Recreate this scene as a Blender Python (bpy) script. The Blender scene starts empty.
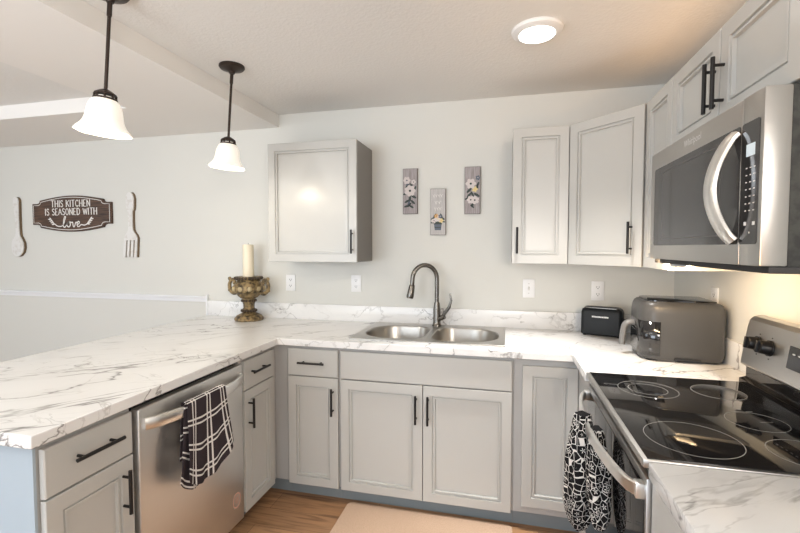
import bpy, bmesh, math, random
from math import sin, cos, pi, radians as rad
from mathutils import Vector, Matrix
random.seed(7)
S = bpy.context.scene
COL = S.collection

# ------------------------------------------------------------------ camera, world, lights, exposure
cam = bpy.data.objects.new('camera', bpy.data.cameras.new('camera'))
COL.objects.link(cam)
cam.data.sensor_width = 36.0
cam.data.lens = 434.37 / 800 * 36.0
cam.location = (1.238, -2.833, 1.4224)
cam.rotation_euler = (rad(90 - 2.503), 0, rad(13.652))
cam.data.clip_start = 0.02
S.camera = cam

W = bpy.data.worlds.new('world'); S.world = W
W.use_nodes = True
bgn = W.node_tree.nodes['Background']
bgn.inputs[0].default_value = (0.93, 0.95, 1.0, 1); bgn.inputs[1].default_value = 0.85

def area(name, loc, target, sx, sy, power, col):
    l = bpy.data.lights.new(name, 'AREA'); l.shape = 'RECTANGLE'; l.size = sx; l.size_y = sy
    l.energy = power; l.color = col
    o = bpy.data.objects.new(name, l); COL.objects.link(o); o.location = loc
    d = Vector(target) - Vector(loc); o.rotation_euler = d.to_track_quat('-Z', 'Y').to_euler()
    return o
def point(name, loc, power, col, r=0.05):
    l = bpy.data.lights.new(name, 'POINT'); l.energy = power; l.color = col; l.shadow_soft_size = r
    o = bpy.data.objects.new(name, l); COL.objects.link(o); o.location = loc
    return o
area('dining_window_light', (-3.5, -2.4, 1.45), (0.2, -0.7, 1.2), 1.6, 1.5, 20, (0.80, 0.90, 1.0))
area('living_room_window_light', (-0.9, -5.6, 1.05), (0.5, 0, 0.55), 2.6, 1.7, 74, (0.80, 0.90, 1.0))
area('kitchen_rear_fill', (2.0, -3.7, 1.7), (-0.2, -1.5, 0.40), 0.9, 0.7, 32, (1.0, 0.92, 0.84))  # added fill behind the camera, brightens the peninsula fronts
area('ceiling_fill_uplight', (-0.3, -3.3, 1.75), (-0.3, -2.9, 3.0), 0.5, 0.5, 23, (0.90, 0.95, 1.0))  # unseen light added behind the camera to brighten the ceiling
o = area('ceiling_light_glow', (1.360, -0.832, 2.322), (1.360, -0.832, 0), 0.14, 0.14, 6.5, (1.0, 0.97, 0.93)); o.data.shape = 'DISK'; o.data.spread = rad(72)
area('cabinet_top_warm_fill', (2.08, -0.95, 2.10), (1.20, -0.95, 2.36), 1.3, 0.06, 1.5, (1.0, 0.60, 0.30))  # warm light added above the cabinets to tint the ceiling tan
sl_ = bpy.data.lights.new('warm_ceiling_fill', 'SPOT'); sl_.energy = 30; sl_.color = (1.0, 0.60, 0.27); sl_.spot_size = rad(56); sl_.spot_blend = 1.0; sl_.shadow_soft_size = 0.08  # added unseen warm spot that tints the ceiling near the cabinets
o = bpy.data.objects.new('warm_ceiling_fill', sl_); COL.objects.link(o); o.location = (1.50, -2.75, 0.95)
o.rotation_euler = (Vector((1.78, -1.15, 2.362)) - o.location).to_track_quat('-Z', 'Y').to_euler()
o = area('under_hood_warm_fill', (1.86, -1.06, 1.345), (2.22, -0.62, 1.18), 0.26, 0.08, 3.2, (1.0, 0.70, 0.40))  # warm light added under the hood to tint the right wall
point('living_room_lamp_light', (-1.25, -3.1, 2.18), 12, (1.0, 0.95, 0.86), 0.10)

S.view_settings.view_transform = 'Standard'
S.view_settings.look = 'None'
S.view_settings.gamma = 1.0
S.view_settings.use_curve_mapping = False
S.view_settings.exposure = 0.17
S.cycles.max_bounces = 10

# ------------------------------------------------------------------ key dimensions (metres)
R = 2.195            # right wall
XL = -0.934          # far edge of peninsula top
ZC = 2.362; ZS = 2.273
XB = -0.336          # soffit edge
CT = 0.914; CB = 0.876

# ------------------------------------------------------------------ materials
def nodes(m): return m.node_tree.nodes, m.node_tree.links
def mat(name, col, rough=0.5, metal=0.0, spec=0.5, bump=0.0, bscale=200, emit=None, estr=0, coat=0):
    m = bpy.data.materials.new(name); m.use_nodes = True
    N, L = nodes(m); b = N['Principled BSDF']
    b.inputs['Base Color'].default_value = (*col, 1)
    b.inputs['Roughness'].default_value = rough
    b.inputs['Metallic'].default_value = metal
    b.inputs['Specular IOR Level'].default_value = spec
    b.inputs['Coat Weight'].default_value = coat
    if emit: b.inputs['Emission Color'].default_value = (*emit, 1); b.inputs['Emission Strength'].default_value = estr
    if bump:
        tc = N.new('ShaderNodeTexCoord'); n = N.new('ShaderNodeTexNoise'); n.inputs['Scale'].default_value = bscale
        n.inputs['Detail'].default_value = 4
        bp = N.new('ShaderNodeBump'); bp.inputs['Strength'].default_value = bump; bp.inputs['Distance'].default_value = 0.004
        L.new(tc.outputs['Object'], n.inputs['Vector']); L.new(n.outputs['Fac'], bp.inputs['Height']); L.new(bp.outputs['Normal'], b.inputs['Normal'])
    return m
def ramp(N, stops):
    r = N.new('ShaderNodeValToRGB'); e = r.color_ramp.elements
    while len(e) < len(stops): e.new(0.5)
    for k, (p, c) in enumerate(stops):
        e[k].position = p; e[k].color = (*c, 1) if len(c) == 3 else c
    return r
def math_n(N, L, op, a, b=None, c=None):
    m = N.new('ShaderNodeMath'); m.operation = op
    for k, v in enumerate((a, b, c)):
        if v is None: continue
        if isinstance(v, (int, float)): m.inputs[k].default_value = v
        else: L.new(v, m.inputs[k])
    return m.outputs[0]

def marble():
    m = mat('white_marble_laminate', (0.8, 0.8, 0.8), 0.22, spec=0.5)
    N, L = nodes(m); b = N['Principled BSDF']
    tc = N.new('ShaderNodeTexCoord')
    def vein(scale, ang, width, detail, dist, off, mscale, mlo, mhi, thr=0.5):
        m0 = N.new('ShaderNodeMapping'); m0.inputs['Rotation'].default_value = (0.25, 0.2, ang); m0.inputs['Location'].default_value = (off, off * 1.7, 0)
        mp = N.new('ShaderNodeMapping'); mp.inputs['Scale'].default_value = scale
        L.new(tc.outputs['Object'], m0.inputs['Vector']); L.new(m0.outputs[0], mp.inputs['Vector'])
        n = N.new('ShaderNodeTexNoise'); n.inputs['Scale'].default_value = 1.0; n.inputs['Detail'].default_value = detail
        n.inputs['Roughness'].default_value = 0.52; n.inputs['Distortion'].default_value = dist
        L.new(mp.outputs[0], n.inputs['Vector'])
        d = math_n(N, L, 'ABSOLUTE', math_n(N, L, 'SUBTRACT', n.outputs['Fac'], thr))
        v = math_n(N, L, 'SUBTRACT', 1.0, math_n(N, L, 'DIVIDE', d, width)); v = math_n(N, L, 'MAXIMUM', v, 0.0)
        n2 = N.new('ShaderNodeTexNoise'); n2.inputs['Scale'].default_value = mscale; n2.inputs['Detail'].default_value = 3
        L.new(m0.outputs[0], n2.inputs['Vector'])
        mr = N.new('ShaderNodeMapRange'); mr.inputs[1].default_value = mlo; mr.inputs[2].default_value = mhi
        L.new(n2.outputs['Fac'], mr.inputs[0])
        return math_n(N, L, 'MULTIPLY', v, mr.outputs[0])
    v1 = vein((1.1, 3.6, 3.0), -0.75, 0.010, 6, 0.35, 0.0, 2.4, 0.40, 0.62)
    v2 = vein((1.6, 6.5, 5.0), -0.55, 0.012, 5, 0.5, 3.1, 3.5, 0.44, 0.66)
    v4 = vein((2.2, 5.0, 4.0), 0.5, 0.009, 6, 0.5, 7.3, 3.0, 0.50, 0.68)
    v3 = vein((1.1, 3.6, 3.0), -0.75, 0.075, 4, 0.35, 0.0, 2.0, 0.38, 0.70)
    s = math_n(N, L, 'ADD', math_n(N, L, 'MULTIPLY', v1, 0.75), math_n(N, L, 'MULTIPLY', v2, 0.50))
    s = math_n(N, L, 'ADD', s, math_n(N, L, 'MULTIPLY', v4, 0.55))
    s = math_n(N, L, 'ADD', s, math_n(N, L, 'MULTIPLY', v3, 0.13))
    cr = ramp(N, [(0.0, (0.80, 0.797, 0.79)), (0.25, (0.62, 0.615, 0.605)), (0.6, (0.34, 0.33, 0.325)), (1.0, (0.16, 0.155, 0.15))])
    L.new(s, cr.inputs[0]); L.new(cr.outputs[0], b.inputs['Base Color'])
    return m
def steel(name, col=(0.60, 0.59, 0.575), rough=0.30, axis=(2, 300, 300)):
    m = mat(name, col, rough, 1.0)
    N, L = nodes(m); b = N['Principled BSDF']
    tc = N.new('ShaderNodeTexCoord'); mp = N.new('ShaderNodeMapping'); mp.inputs['Scale'].default_value = axis
    n = N.new('ShaderNodeTexNoise'); n.inputs['Scale'].default_value = 3.0; n.inputs['Detail'].default_value = 3
    L.new(tc.outputs['Object'], mp.inputs[0]); L.new(mp.outputs[0], n.inputs['Vector'])
    mr = N.new('ShaderNodeMapRange'); mr.inputs[3].default_value = rough - 0.05; mr.inputs[4].default_value = rough + 0.07
    L.new(n.outputs['Fac'], mr.inputs[0]); L.new(mr.outputs[0], b.inputs['Roughness'])
    return m
def floor_wood():
    m = mat('oak_plank', (0.5, 0.3, 0.16), 0.42)
    N, L = nodes(m); b = N['Principled BSDF']
    tc = N.new('ShaderNodeTexCoord')
    br = N.new('ShaderNodeTexBrick'); br.inputs['Scale'].default_value = 1.0
    br.inputs['Brick Width'].default_value = 1.15; br.inputs['Row Height'].default_value = 0.15; br.inputs['Mortar Size'].default_value = 0.0012
    br.inputs['Color1'].default_value = (0.40, 0.225, 0.115, 1); br.inputs['Color2'].default_value = (0.27, 0.145, 0.072, 1)
    br.inputs['Mortar'].default_value = (0.10, 0.055, 0.03, 1); br.inputs['Bias'].default_value = -0.2
    L.new(tc.outputs['Object'], br.inputs['Vector'])
    mp = N.new('ShaderNodeMapping'); mp.inputs['Scale'].default_value = (2.2, 26, 1); L.new(tc.outputs['Object'], mp.inputs[0])
    n = N.new('ShaderNodeTexNoise'); n.inputs['Scale'].default_value = 1.6; n.inputs['Detail'].default_value = 7; n.inputs['Distortion'].default_value = 0.8
    L.new(mp.outputs[0], n.inputs['Vector'])
    cr = ramp(N, [(0.30, (0.55, 0.50, 0.46)), (0.5, (1, 1, 1)), (0.75, (1.25, 1.2, 1.12))]); L.new(n.outputs['Fac'], cr.inputs[0])
    mx = N.new('ShaderNodeMix'); mx.data_type = 'RGBA'; mx.blend_type = 'MULTIPLY'; mx.inputs[0].default_value = 1.0
    L.new(br.outputs['Color'], mx.inputs[6]); L.new(cr.outputs[0], mx.inputs[7]); L.new(mx.outputs[2], b.inputs['Base Color'])
    return m
def plaid():
    m = mat('plaid_cotton', (0.05, 0.04, 0.05), 0.9, spec=0.1)
    N, L = nodes(m); b = N['Principled BSDF']
    uv = N.new('ShaderNodeUVMap'); sp = N.new('ShaderNodeSeparateXYZ'); L.new(uv.outputs[0], sp.inputs[0])
    def lines(out, period, off):
        f = math_n(N, L, 'FRACT', math_n(N, L, 'DIVIDE', math_n(N, L, 'ADD', out, off), period))
        a = math_n(N, L, 'COMPARE', f, 0.30, 0.035); c = math_n(N, L, 'COMPARE', f, 0.50, 0.035)
        return math_n(N, L, 'MAXIMUM', a, c)
    q = math_n(N, L, 'MAXIMUM', lines(sp.outputs[0], 0.092, 0.0), lines(sp.outputs[1], 0.092, 0.03))
    mx = N.new('ShaderNodeMix'); mx.data_type = 'RGBA'
    mx.inputs[6].default_value = (0.045, 0.036, 0.042, 1); mx.inputs[7].default_value = (0.74, 0.72, 0.70, 1)
    L.new(q, mx.inputs[0]); L.new(mx.outputs[2], b.inputs['Base Color'])
    return m
def floral():
    m = mat('floral_cotton', (0.02, 0.02, 0.02), 0.9, spec=0.1)
    N, L = nodes(m); b = N['Principled BSDF']
    uv = N.new('ShaderNodeUVMap')
    v = N.new('ShaderNodeTexVoronoi'); v.feature = 'DISTANCE_TO_EDGE'; v.inputs['Scale'].default_value = 40; v.inputs['Randomness'].default_value = 0.75
    L.new(uv.outputs[0], v.inputs['Vector'])
    e = math_n(N, L, 'LESS_THAN', v.outputs['Distance'], 0.030)
    # petals: star pattern around each cell centre
    v2 = N.new('ShaderNodeTexVoronoi'); v2.feature = 'F1'; v2.inputs['Scale'].default_value = 40; v2.inputs['Randomness'].default_value = 0.75
    L.new(uv.outputs[0], v2.inputs['Vector'])
    vs = N.new('ShaderNodeVectorMath'); vs.operation = 'SUBTRACT'
    L.new(uv.outputs[0], vs.inputs[0]); L.new(v2.outputs['Position'], vs.inputs[1])
    sx = N.new('ShaderNodeSeparateXYZ'); L.new(vs.outputs[0], sx.inputs[0])
    ang = math_n(N, L, 'ARCTAN2', sx.outputs[1], sx.outputs[0])
    pet = math_n(N, L, 'ABSOLUTE', math_n(N, L, 'SINE', math_n(N, L, 'MULTIPLY', ang, 2.5)))
    rr = math_n(N, L, 'MULTIPLY', math_n(N, L, 'POWER', pet, 2.0), 0.40)
    p = math_n(N, L, 'LESS_THAN', v2.outputs['Distance'], rr)
    p = math_n(N, L, 'MULTIPLY', p, math_n(N, L, 'GREATER_THAN', v2.outputs['Distance'], 0.10))
    q = math_n(N, L, 'MAXIMUM', e, p)
    mx = N.new('ShaderNodeMix'); mx.data_type = 'RGBA'
    mx.inputs[6].default_value = (0.012, 0.012, 0.013, 1); mx.inputs[7].default_value = (0.72, 0.70, 0.67, 1)
    L.new(q, mx.inputs[0]); L.new(mx.outputs[2], b.inputs['Base Color'])
    return m
def two_tone(name, c1, c2, scale, rough, stretch=(1, 1, 1), lo=0.4, hi=0.6, metal=0.0, bump=0.0):
    m = mat(name, c1, rough, metal)
    N, L = nodes(m); b = N['Principled BSDF']
    tc = N.new('ShaderNodeTexCoord'); mp = N.new('ShaderNodeMapping'); mp.inputs['Scale'].default_value = stretch
    n = N.new('ShaderNodeTexNoise'); n.inputs['Scale'].default_value = scale; n.inputs['Detail'].default_value = 6
    L.new(tc.outputs['Object'], mp.inputs[0]); L.new(mp.outputs[0], n.inputs['Vector'])
    cr = ramp(N, [(lo, c1), (hi, c2)]); L.new(n.outputs['Fac'], cr.inputs[0]); L.new(cr.outputs[0], b.inputs['Base Color'])
    if bump:
        bp = N.new('ShaderNodeBump'); bp.inputs['Strength'].default_value = bump; bp.inputs['Distance'].default_value = 0.003
        L.new(n.outputs['Fac'], bp.inputs['Height']); L.new(bp.outputs['Normal'], b.inputs['Normal'])
    return m

M = {}
M['wall'] = mat('cream_wall_paint', (0.68, 0.675, 0.635), 0.75, spec=0.25, bump=0.05, bscale=90)
M['ceiling'] = mat('textured_ceiling_paint', (0.80, 0.79, 0.765), 0.9, spec=0.1, bump=0.55, bscale=70)
M['soffit'] = mat('smooth_ceiling_paint', (0.84, 0.82, 0.79), 0.9, spec=0.1, bump=0.05, bscale=60)
M['trim'] = mat('white_trim_paint', (0.80, 0.81, 0.83), 0.4)
M['cab'] = mat('light_grey_cabinet_paint', (0.495, 0.492, 0.470), 0.26, spec=0.5, bump=0.02, bscale=40)
M['side'] = mat('shaded_cabinet_side', (0.20, 0.185, 0.17), 0.45)  # shade put into the colour, darkens wall-cabinet sides and the corner seam
M['box'] = mat('grey_cabinet_laminate', (0.40, 0.395, 0.385), 0.45)
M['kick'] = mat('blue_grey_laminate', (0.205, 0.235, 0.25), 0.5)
M['endp'] = mat('daylight_tinted_laminate', (0.37, 0.44, 0.50), 0.5)  # cool daylight tint put into the panel's grey
M['marble'] = marble()
M['steel'] = steel('brushed_steel', (0.50, 0.49, 0.475), 0.32)
M['steelv'] = steel('brushed_steel_front', (0.76, 0.745, 0.72), 0.40, (300, 2, 300))
M['bright'] = steel('bright_steel', (0.86, 0.85, 0.83), 0.30)
M['sink'] = steel('satin_sink_steel', (0.42, 0.40, 0.37), 0.30, (60, 60, 60))
M['nickel'] = mat('dark_brushed_nickel', (0.17, 0.158, 0.143), 0.26, 1.0)
M['bronze'] = mat('oil_rubbed_bronze', (0.045, 0.032, 0.026), 0.38, 0.7)
M['black'] = mat('matte_black_metal', (0.012, 0.011, 0.011), 0.38, 0.3)
M['dark'] = mat('dark_recess', (0.012, 0.012, 0.013), 0.6)
M['glass'] = mat('black_ceramic_glass', (0.010, 0.009, 0.009), 0.05, spec=0.6)
M['mwglass'] = mat('smoked_glass', (0.030, 0.030, 0.031), 0.08, spec=0.45)
M['bodydark'] = two_tone('charcoal_speckled_metal', (0.007, 0.008, 0.008), (0.025, 0.028, 0.025), 60, 0.5)
M['plate'] = mat('white_plastic', (0.82, 0.82, 0.82), 0.35)
M['ivory'] = mat('ivory_plastic', (0.70, 0.69, 0.66), 0.4)
M['ringgrey'] = mat('printed_grey_ring', (0.30, 0.29, 0.27), 0.4)
M['print'] = mat('white_print', (0.75, 0.75, 0.74), 0.5)
M['lcd'] = mat('pale_display', (0.45, 0.52, 0.55), 0.3, emit=(0.75, 0.9, 1.0), estr=0.25)
M['fry'] = mat('charcoal_satin_plastic', (0.066, 0.065, 0.064), 0.36, spec=0.4)
M['fryglossy'] = mat('glossy_black_plastic', (0.008, 0.008, 0.009), 0.08, spec=0.8)
M['fryhandle'] = mat('grey_plastic', (0.15, 0.147, 0.143), 0.4)
M['toast'] = mat('black_textured_plastic', (0.008, 0.010, 0.012), 0.5, spec=0.3)
M['shade'] = mat('frosted_white_glass', (0.85, 0.82, 0.76), 0.35, emit=(1.0, 0.93, 0.82), estr=0.32)
M['led'] = mat('glowing_diffuser', (0.9, 0.9, 0.9), 0.5, emit=(1.0, 0.97, 0.92), estr=5.0)
M['candle'] = mat('cream_wax', (0.80, 0.72, 0.56), 0.5)
M['urn'] = two_tone('antique_gold_resin', (0.035, 0.024, 0.013), (0.29, 0.205, 0.095), 42, 0.45, lo=0.36, hi=0.58, metal=0.25, bump=0.5)
M['urnlight'] = mat('pale_gold_resin', (0.44, 0.35, 0.20), 0.45, 0.2)
M['urndark'] = mat('antique_dark_resin', (0.05, 0.033, 0.02), 0.5, 0.2)
M['signwood'] = two_tone('dark_stained_wood', (0.030, 0.014, 0.008), (0.11, 0.055, 0.030), 4, 0.55, (2, 40, 26), 0.35, 0.65)
M['signedge'] = mat('dark_brown_edge', (0.022, 0.014, 0.010), 0.6)
M['chalk'] = mat('chalk_white_paint', (0.80, 0.78, 0.74), 0.7)
M['distress'] = two_tone('distressed_white_wood', (0.66, 0.635, 0.60), (0.74, 0.73, 0.71), 30, 0.75, (1, 1, 1), 0.38, 0.5)
M['brownedge'] = mat('brown_wood_edge', (0.15, 0.10, 0.055), 0.7)
M['greywood'] = two_tone('grey_washed_wood', (0.25, 0.215, 0.215), (0.42, 0.385, 0.385), 5, 0.7, (40, 40, 2), 0.35, 0.65)
M['palewood'] = two_tone('pale_washed_wood', (0.42, 0.40, 0.39), (0.55, 0.53, 0.52), 5, 0.7, (40, 40, 2), 0.35, 0.65)
M['paledge'] = mat('dark_grey_edge', (0.13, 0.11, 0.105), 0.7)
M['petal'] = mat('cream_paint', (0.62, 0.56, 0.54), 0.7)
M['petal2'] = mat('orange_paint', (0.72, 0.42, 0.16), 0.7)
M['petal3'] = mat('yellow_paint', (0.70, 0.58, 0.28), 0.7)
M['petalb'] = mat('slate_blue_paint', (0.11, 0.13, 0.17), 0.7)
M['leafp'] = mat('dark_green_paint', (0.045, 0.06, 0.055), 0.7)
M['rug'] = two_tone('beige_woven_mat', (0.50, 0.345, 0.24), (0.70, 0.51, 0.375), 220, 0.95, lo=0.35, hi=0.65, bump=0.6)
M['floor'] = floor_wood()
M['plaid'] = plaid(); M['floral'] = floral()
M['sticker'] = mat('salmon_print', (0.82, 0.52, 0.42), 0.6)

# ------------------------------------------------------------------ mesh helpers
X, Y, Z = Vector((1, 0, 0)), Vector((0, 1, 0)), Vector((0, 0, 1))
class B:
    def __init__(s): s.bm = bmesh.new(); s.mi = 0
    def _f(s, vs):
        try:
            f = s.bm.faces.new(vs); f.material_index = s.mi; return f
        except ValueError: return None
    def box(s, x0, x1, y0, y1, z0, z1, bev=0.0, seg=2, basis=None):
        x0, x1 = min(x0, x1), max(x0, x1); y0, y1 = min(y0, y1), max(y0, y1); z0, z1 = min(z0, z1), max(z0, z1)
        P = [(x0, y0, z0), (x1, y0, z0), (x1, y1, z0), (x0, y1, z0), (x0, y0, z1), (x1, y0, z1), (x1, y1, z1), (x0, y1, z1)]
        if basis:
            o, U, V, Nn = basis; P = [o + U * a + V * b + Nn * c for a, b, c in P]
        v = [s.bm.verts.new(p) for p in P]
        fs = [s._f([v[i] for i in q]) for q in ((0, 3, 2, 1), (4, 5, 6, 7), (0, 1, 5, 4), (1, 2, 6, 5), (2, 3, 7, 6), (3, 0, 4, 7))]
        if bev:
            es = list({e for f in fs for e in f.edges})
            r = bmesh.ops.bevel(s.bm, geom=es, offset=bev, segments=seg, profile=0.5, affect='EDGES')
            for f in r['faces']: f.material_index = s.mi
        return s
    def loops(s, loops, cap0=True, cap1=True, closed=True):
        rows = [[s.bm.verts.new(p) for p in lp] for lp in loops]
        n = len(rows[0])
        for a, b in zip(rows, rows[1:]):
            for k in range(n if closed else n - 1):
                s._f([a[k], a[(k + 1) % n], b[(k + 1) % n], b[k]])
        if cap0: s._f(list(reversed(rows[0])))
        if cap1: s._f(rows[-1])
        return s
    def lathe(s, prof, c, seg=32, cap0=True, cap1=True, wave=None):
        lp = []
        for r, z in prof:
            ring = []
            for k in range(seg):
                a = 2 * pi * k / seg; rr = r * (1 + (wave(a, r, z) if wave else 0))
                ring.append((c[0] + rr * cos(a), c[1] + rr * sin(a), c[2] + z))
            lp.append(ring)
        return s.loops(lp, cap0, cap1)
    def cyl(s, p0, p1, r, r1=None, seg=16, cap=True):
        return s.tube([p0, p1], [r, r if r1 is None else r1], seg, cap)
    def tube(s, path, rad_, seg=12, cap=True, flat=None):
        path = [Vector(p) for p in path]; n = len(path)
        rs = rad_ if isinstance(rad_, (list, tuple)) else [rad_] * n
        up = None; lp = []
        for i, p in enumerate(path):
            t = (path[min(i + 1, n - 1)] - path[max(i - 1, 0)]).normalized()
            if up is None:
                ref = Z if abs(t.z) < 0.9 else X
                up = (ref - t * ref.dot(t)).normalized()
            else: up = (up - t * up.dot(t)).normalized()
            sd = t.cross(up)
            fu, fs = flat if flat else (1, 1)
            lp.append([p + (up * cos(2 * pi * k / seg) * fu + sd * sin(2 * pi * k / seg) * fs) * rs[i] for k in range(seg)])
        return s.loops(lp, cap, cap)
    def strap(s, path, w, t, wdir):
        """flat bar: rectangular section, wdir is the width direction"""
        path = [Vector(p) for p in path]; n = len(path); lp = []
        for i, p in enumerate(path):
            tg = (path[min(i + 1, n - 1)] - path[max(i - 1, 0)]).normalized()
            wd = (wdir - tg * wdir.dot(tg)).normalized(); nd = tg.cross(wd)
            q = []
            for a, b in ((-1, -.55), (-.82, -1), (.82, -1), (1, -.55), (1, .55), (.82, 1), (-.82, 1), (-1, .55)):
                q.append(p + wd * (a * w / 2) + nd * (b * t / 2))
            lp.append(q)
        return s.loops(lp)
    def prism(s, poly, o, U, V, Nn, d0, d1, bev=0.0):
        o = Vector(o)
        if bev:
            c = sum((Vector((a, b, 0)) for a, b in poly), Vector()) / len(poly)
            pl = [(a, b) for a, b in poly]
            n = len(pl); ins = []
            for i in range(n):
                p0, p1, p2 = Vector(pl[i - 1]), Vector(pl[i]), Vector(pl[(i + 1) % n])
                e1 = (p1 - p0).normalized(); e2 = (p2 - p1).normalized()
                nn = Vector((-(e1 + e2).y, (e1 + e2).x)); nn = nn.normalized() if nn.length > 1e-6 else Vector((-e1.y, e1.x))
                ins.append(tuple(p1 + nn * bev))
            L3 = [(poly, d0), (poly, d1 - bev), (ins, d1)]
        else: L3 = [(poly, d0), (poly, d1)]
        return s.loops([[o + U * a + V * b + Nn * d for a, b in pl] for pl, d in L3])
    def sphere(s, c, r, seg=10, rings=6, sc=(1, 1, 1)):
        lp = []
        for i in range(1, rings):
            t = pi * i / rings
            lp.append([(c[0] + sc[0] * r * sin(t) * cos(2 * pi * k / seg), c[1] + sc[1] * r * sin(t) * sin(2 * pi * k / seg), c[2] - sc[2] * r * cos(t)) for k in range(seg)])
        return s.loops(lp)
    def disc(s, o, U, V, Nn, ru, rv, d0, d1, seg=12, rot=0):
        pl = [(ru * cos(2 * pi * k / seg) * cos(rot) - rv * sin(2 * pi * k / seg) * sin(rot), ru * cos(2 * pi * k / seg) * sin(rot) + rv * sin(2 * pi * k / seg) * cos(rot)) for k in range(seg)]
        return s.prism(pl, o, U, V, Nn, d0, d1)
    def ring(s, c, r0, r1, z0, z1, seg=64):
        lp = []
        for r, z in ((r0, z0), (r1, z0), (r1, z1), (r0, z1), (r0, z0)):
            lp.append([(c[0] + r * cos(2 * pi * k / seg), c[1] + r * sin(2 * pi * k / seg), z) for k in range(seg)])
        return s.loops(lp, False, False)
    def panel(s, o, U, V, Nn, w, h, prof):
        o = Vector(o); lp = []
        for i, n in prof:
            lp.append([o + U * a + V * b + Nn * n for a, b in ((i, i), (w - i, i), (w - i, h - i), (i, h - i))])
        return s.loops(lp)

ORG = {}
def thing(name, label, cat, loc, group=None, rz=0, local=False):
    o = bpy.data.objects.new(name, None); COL.objects.link(o); o.empty_display_size = 0.05
    o.location = loc; o.rotation_euler = (0, 0, rz)
    o['label'] = label; o['category'] = cat
    if group: o['group'] = group
    ORG[o.name] = Vector((0, 0, 0)) if local else Vector(loc)
    return o
def obj(name, b, m, parent=None, smooth=30, label=None, kind=None, mods=None):
    bm = b.bm
    org = ORG[parent.name] if parent else Vector((0, 0, 0))
    bmesh.ops.translate(bm, verts=bm.verts, vec=-org)
    bmesh.ops.recalc_face_normals(bm, faces=bm.faces)
    me = bpy.data.meshes.new(name); bm.to_mesh(me); bm.free()
    for mm in (m if isinstance(m, (list, tuple)) else [m]): me.materials.append(mm)
    if smooth:
        me.shade_smooth(); me.set_sharp_from_angle(angle=rad(smooth))
    o = bpy.data.objects.new(name, me); COL.objects.link(o)
    if parent: o.parent = parent
    ORG[o.name] = org
    if label: o['label'] = label
    if kind: o['kind'] = kind
    return o
def tag(o, label, cat, group=None):
    o['label'] = label; o['category'] = cat
    if group: o['group'] = group
    return o
def bevmod(o, w=0.003, seg=2):
    md = o.modifiers.new('bevel', 'BEVEL'); md.width = w; md.segments = seg; md.limit_method = 'ANGLE'; md.angle_limit = rad(50)
def struct(name, b, m, smooth=30):
    return obj(name, b, m, None, smooth, kind='structure')
def text_into(b, body, o, U, V, Nn, size, depth=0.001, align='CENTER'):
    cu = bpy.data.curves.new('t', 'FONT'); cu.body = body; cu.size = size; cu.align_x = align; cu.align_y = 'CENTER'; cu.resolution_u = 3
    t = bpy.data.objects.new('t', cu); COL.objects.link(t)
    dg = bpy.context.evaluated_depsgraph_get()
    me = bpy.data.meshes.new_from_object(t.evaluated_get(dg))
    off = len(b.bm.verts)
    vs = [b.bm.verts.new(Vector(o) + U * v.co.x + V * v.co.y + Nn * depth) for v in me.vertices]
    for p in me.polygons: b._f([vs[i] for i in p.vertices])
    bpy.data.objects.remove(t); bpy.data.curves.remove(cu); bpy.data.meshes.remove(me)
def ribbon(b, pts, o, U, V, Nn, w, d):
    """flat painted stroke along 2-D points; w number or list"""
    o = Vector(o); P = [Vector(p) for p in pts]; n = len(P); L_, R_ = [], []
    for i, p in enumerate(P):
        t = (P[min(i + 1, n - 1)] - P[max(i - 1, 0)]); t = t.normalized() if t.length > 1e-9 else Vector((1, 0))
        nn = Vector((-t.y, t.x)) * ((w[i] if isinstance(w, (list, tuple)) else w) / 2)
        L_.append(p + nn); R_.append(p - nn)
    rows = [[b.bm.verts.new(o + U * q.x + V * q.y + Nn * dd) for q, dd in ((l, d), (r, d))] for l, r in zip(L_, R_)]
    for a, c in zip(rows, rows[1:]): b._f([a[0], a[1], c[1], c[0]])
def spline(pts, n=8):
    P = [Vector(p) for p in pts]; out = []
    for i in range(len(P) - 1):
        p0, p1, p2, p3 = P[max(i - 1, 0)], P[i], P[i + 1], P[min(i + 2, len(P) - 1)]
        for k in range(n):
            t = k / n
            out.append(0.5 * (2 * p1 + (p2 - p0) * t + (2 * p0 - 5 * p1 + 4 * p2 - p3) * t * t + (3 * p1 - p0 - 3 * p2 + p3) * t ** 3))
    out.append(P[-1]); return out
def rrect(cx, cy, hx, hy, r, n=8):
    pts = []
    rr = r if isinstance(r, (list, tuple)) else [r] * 4     # corners: ++, -+, --, +-
    for q, (sx, sy) in enumerate(((1, 1), (-1, 1), (-1, -1), (1, -1))):
        for k in range(n + 1):
            a = pi / 2 * q + pi / 2 * k / n
            pts.append((cx + sx * (hx - rr[q]) + rr[q] * cos(a), cy + sy * (hy - rr[q]) + rr[q] * sin(a)))
    return pts
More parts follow.
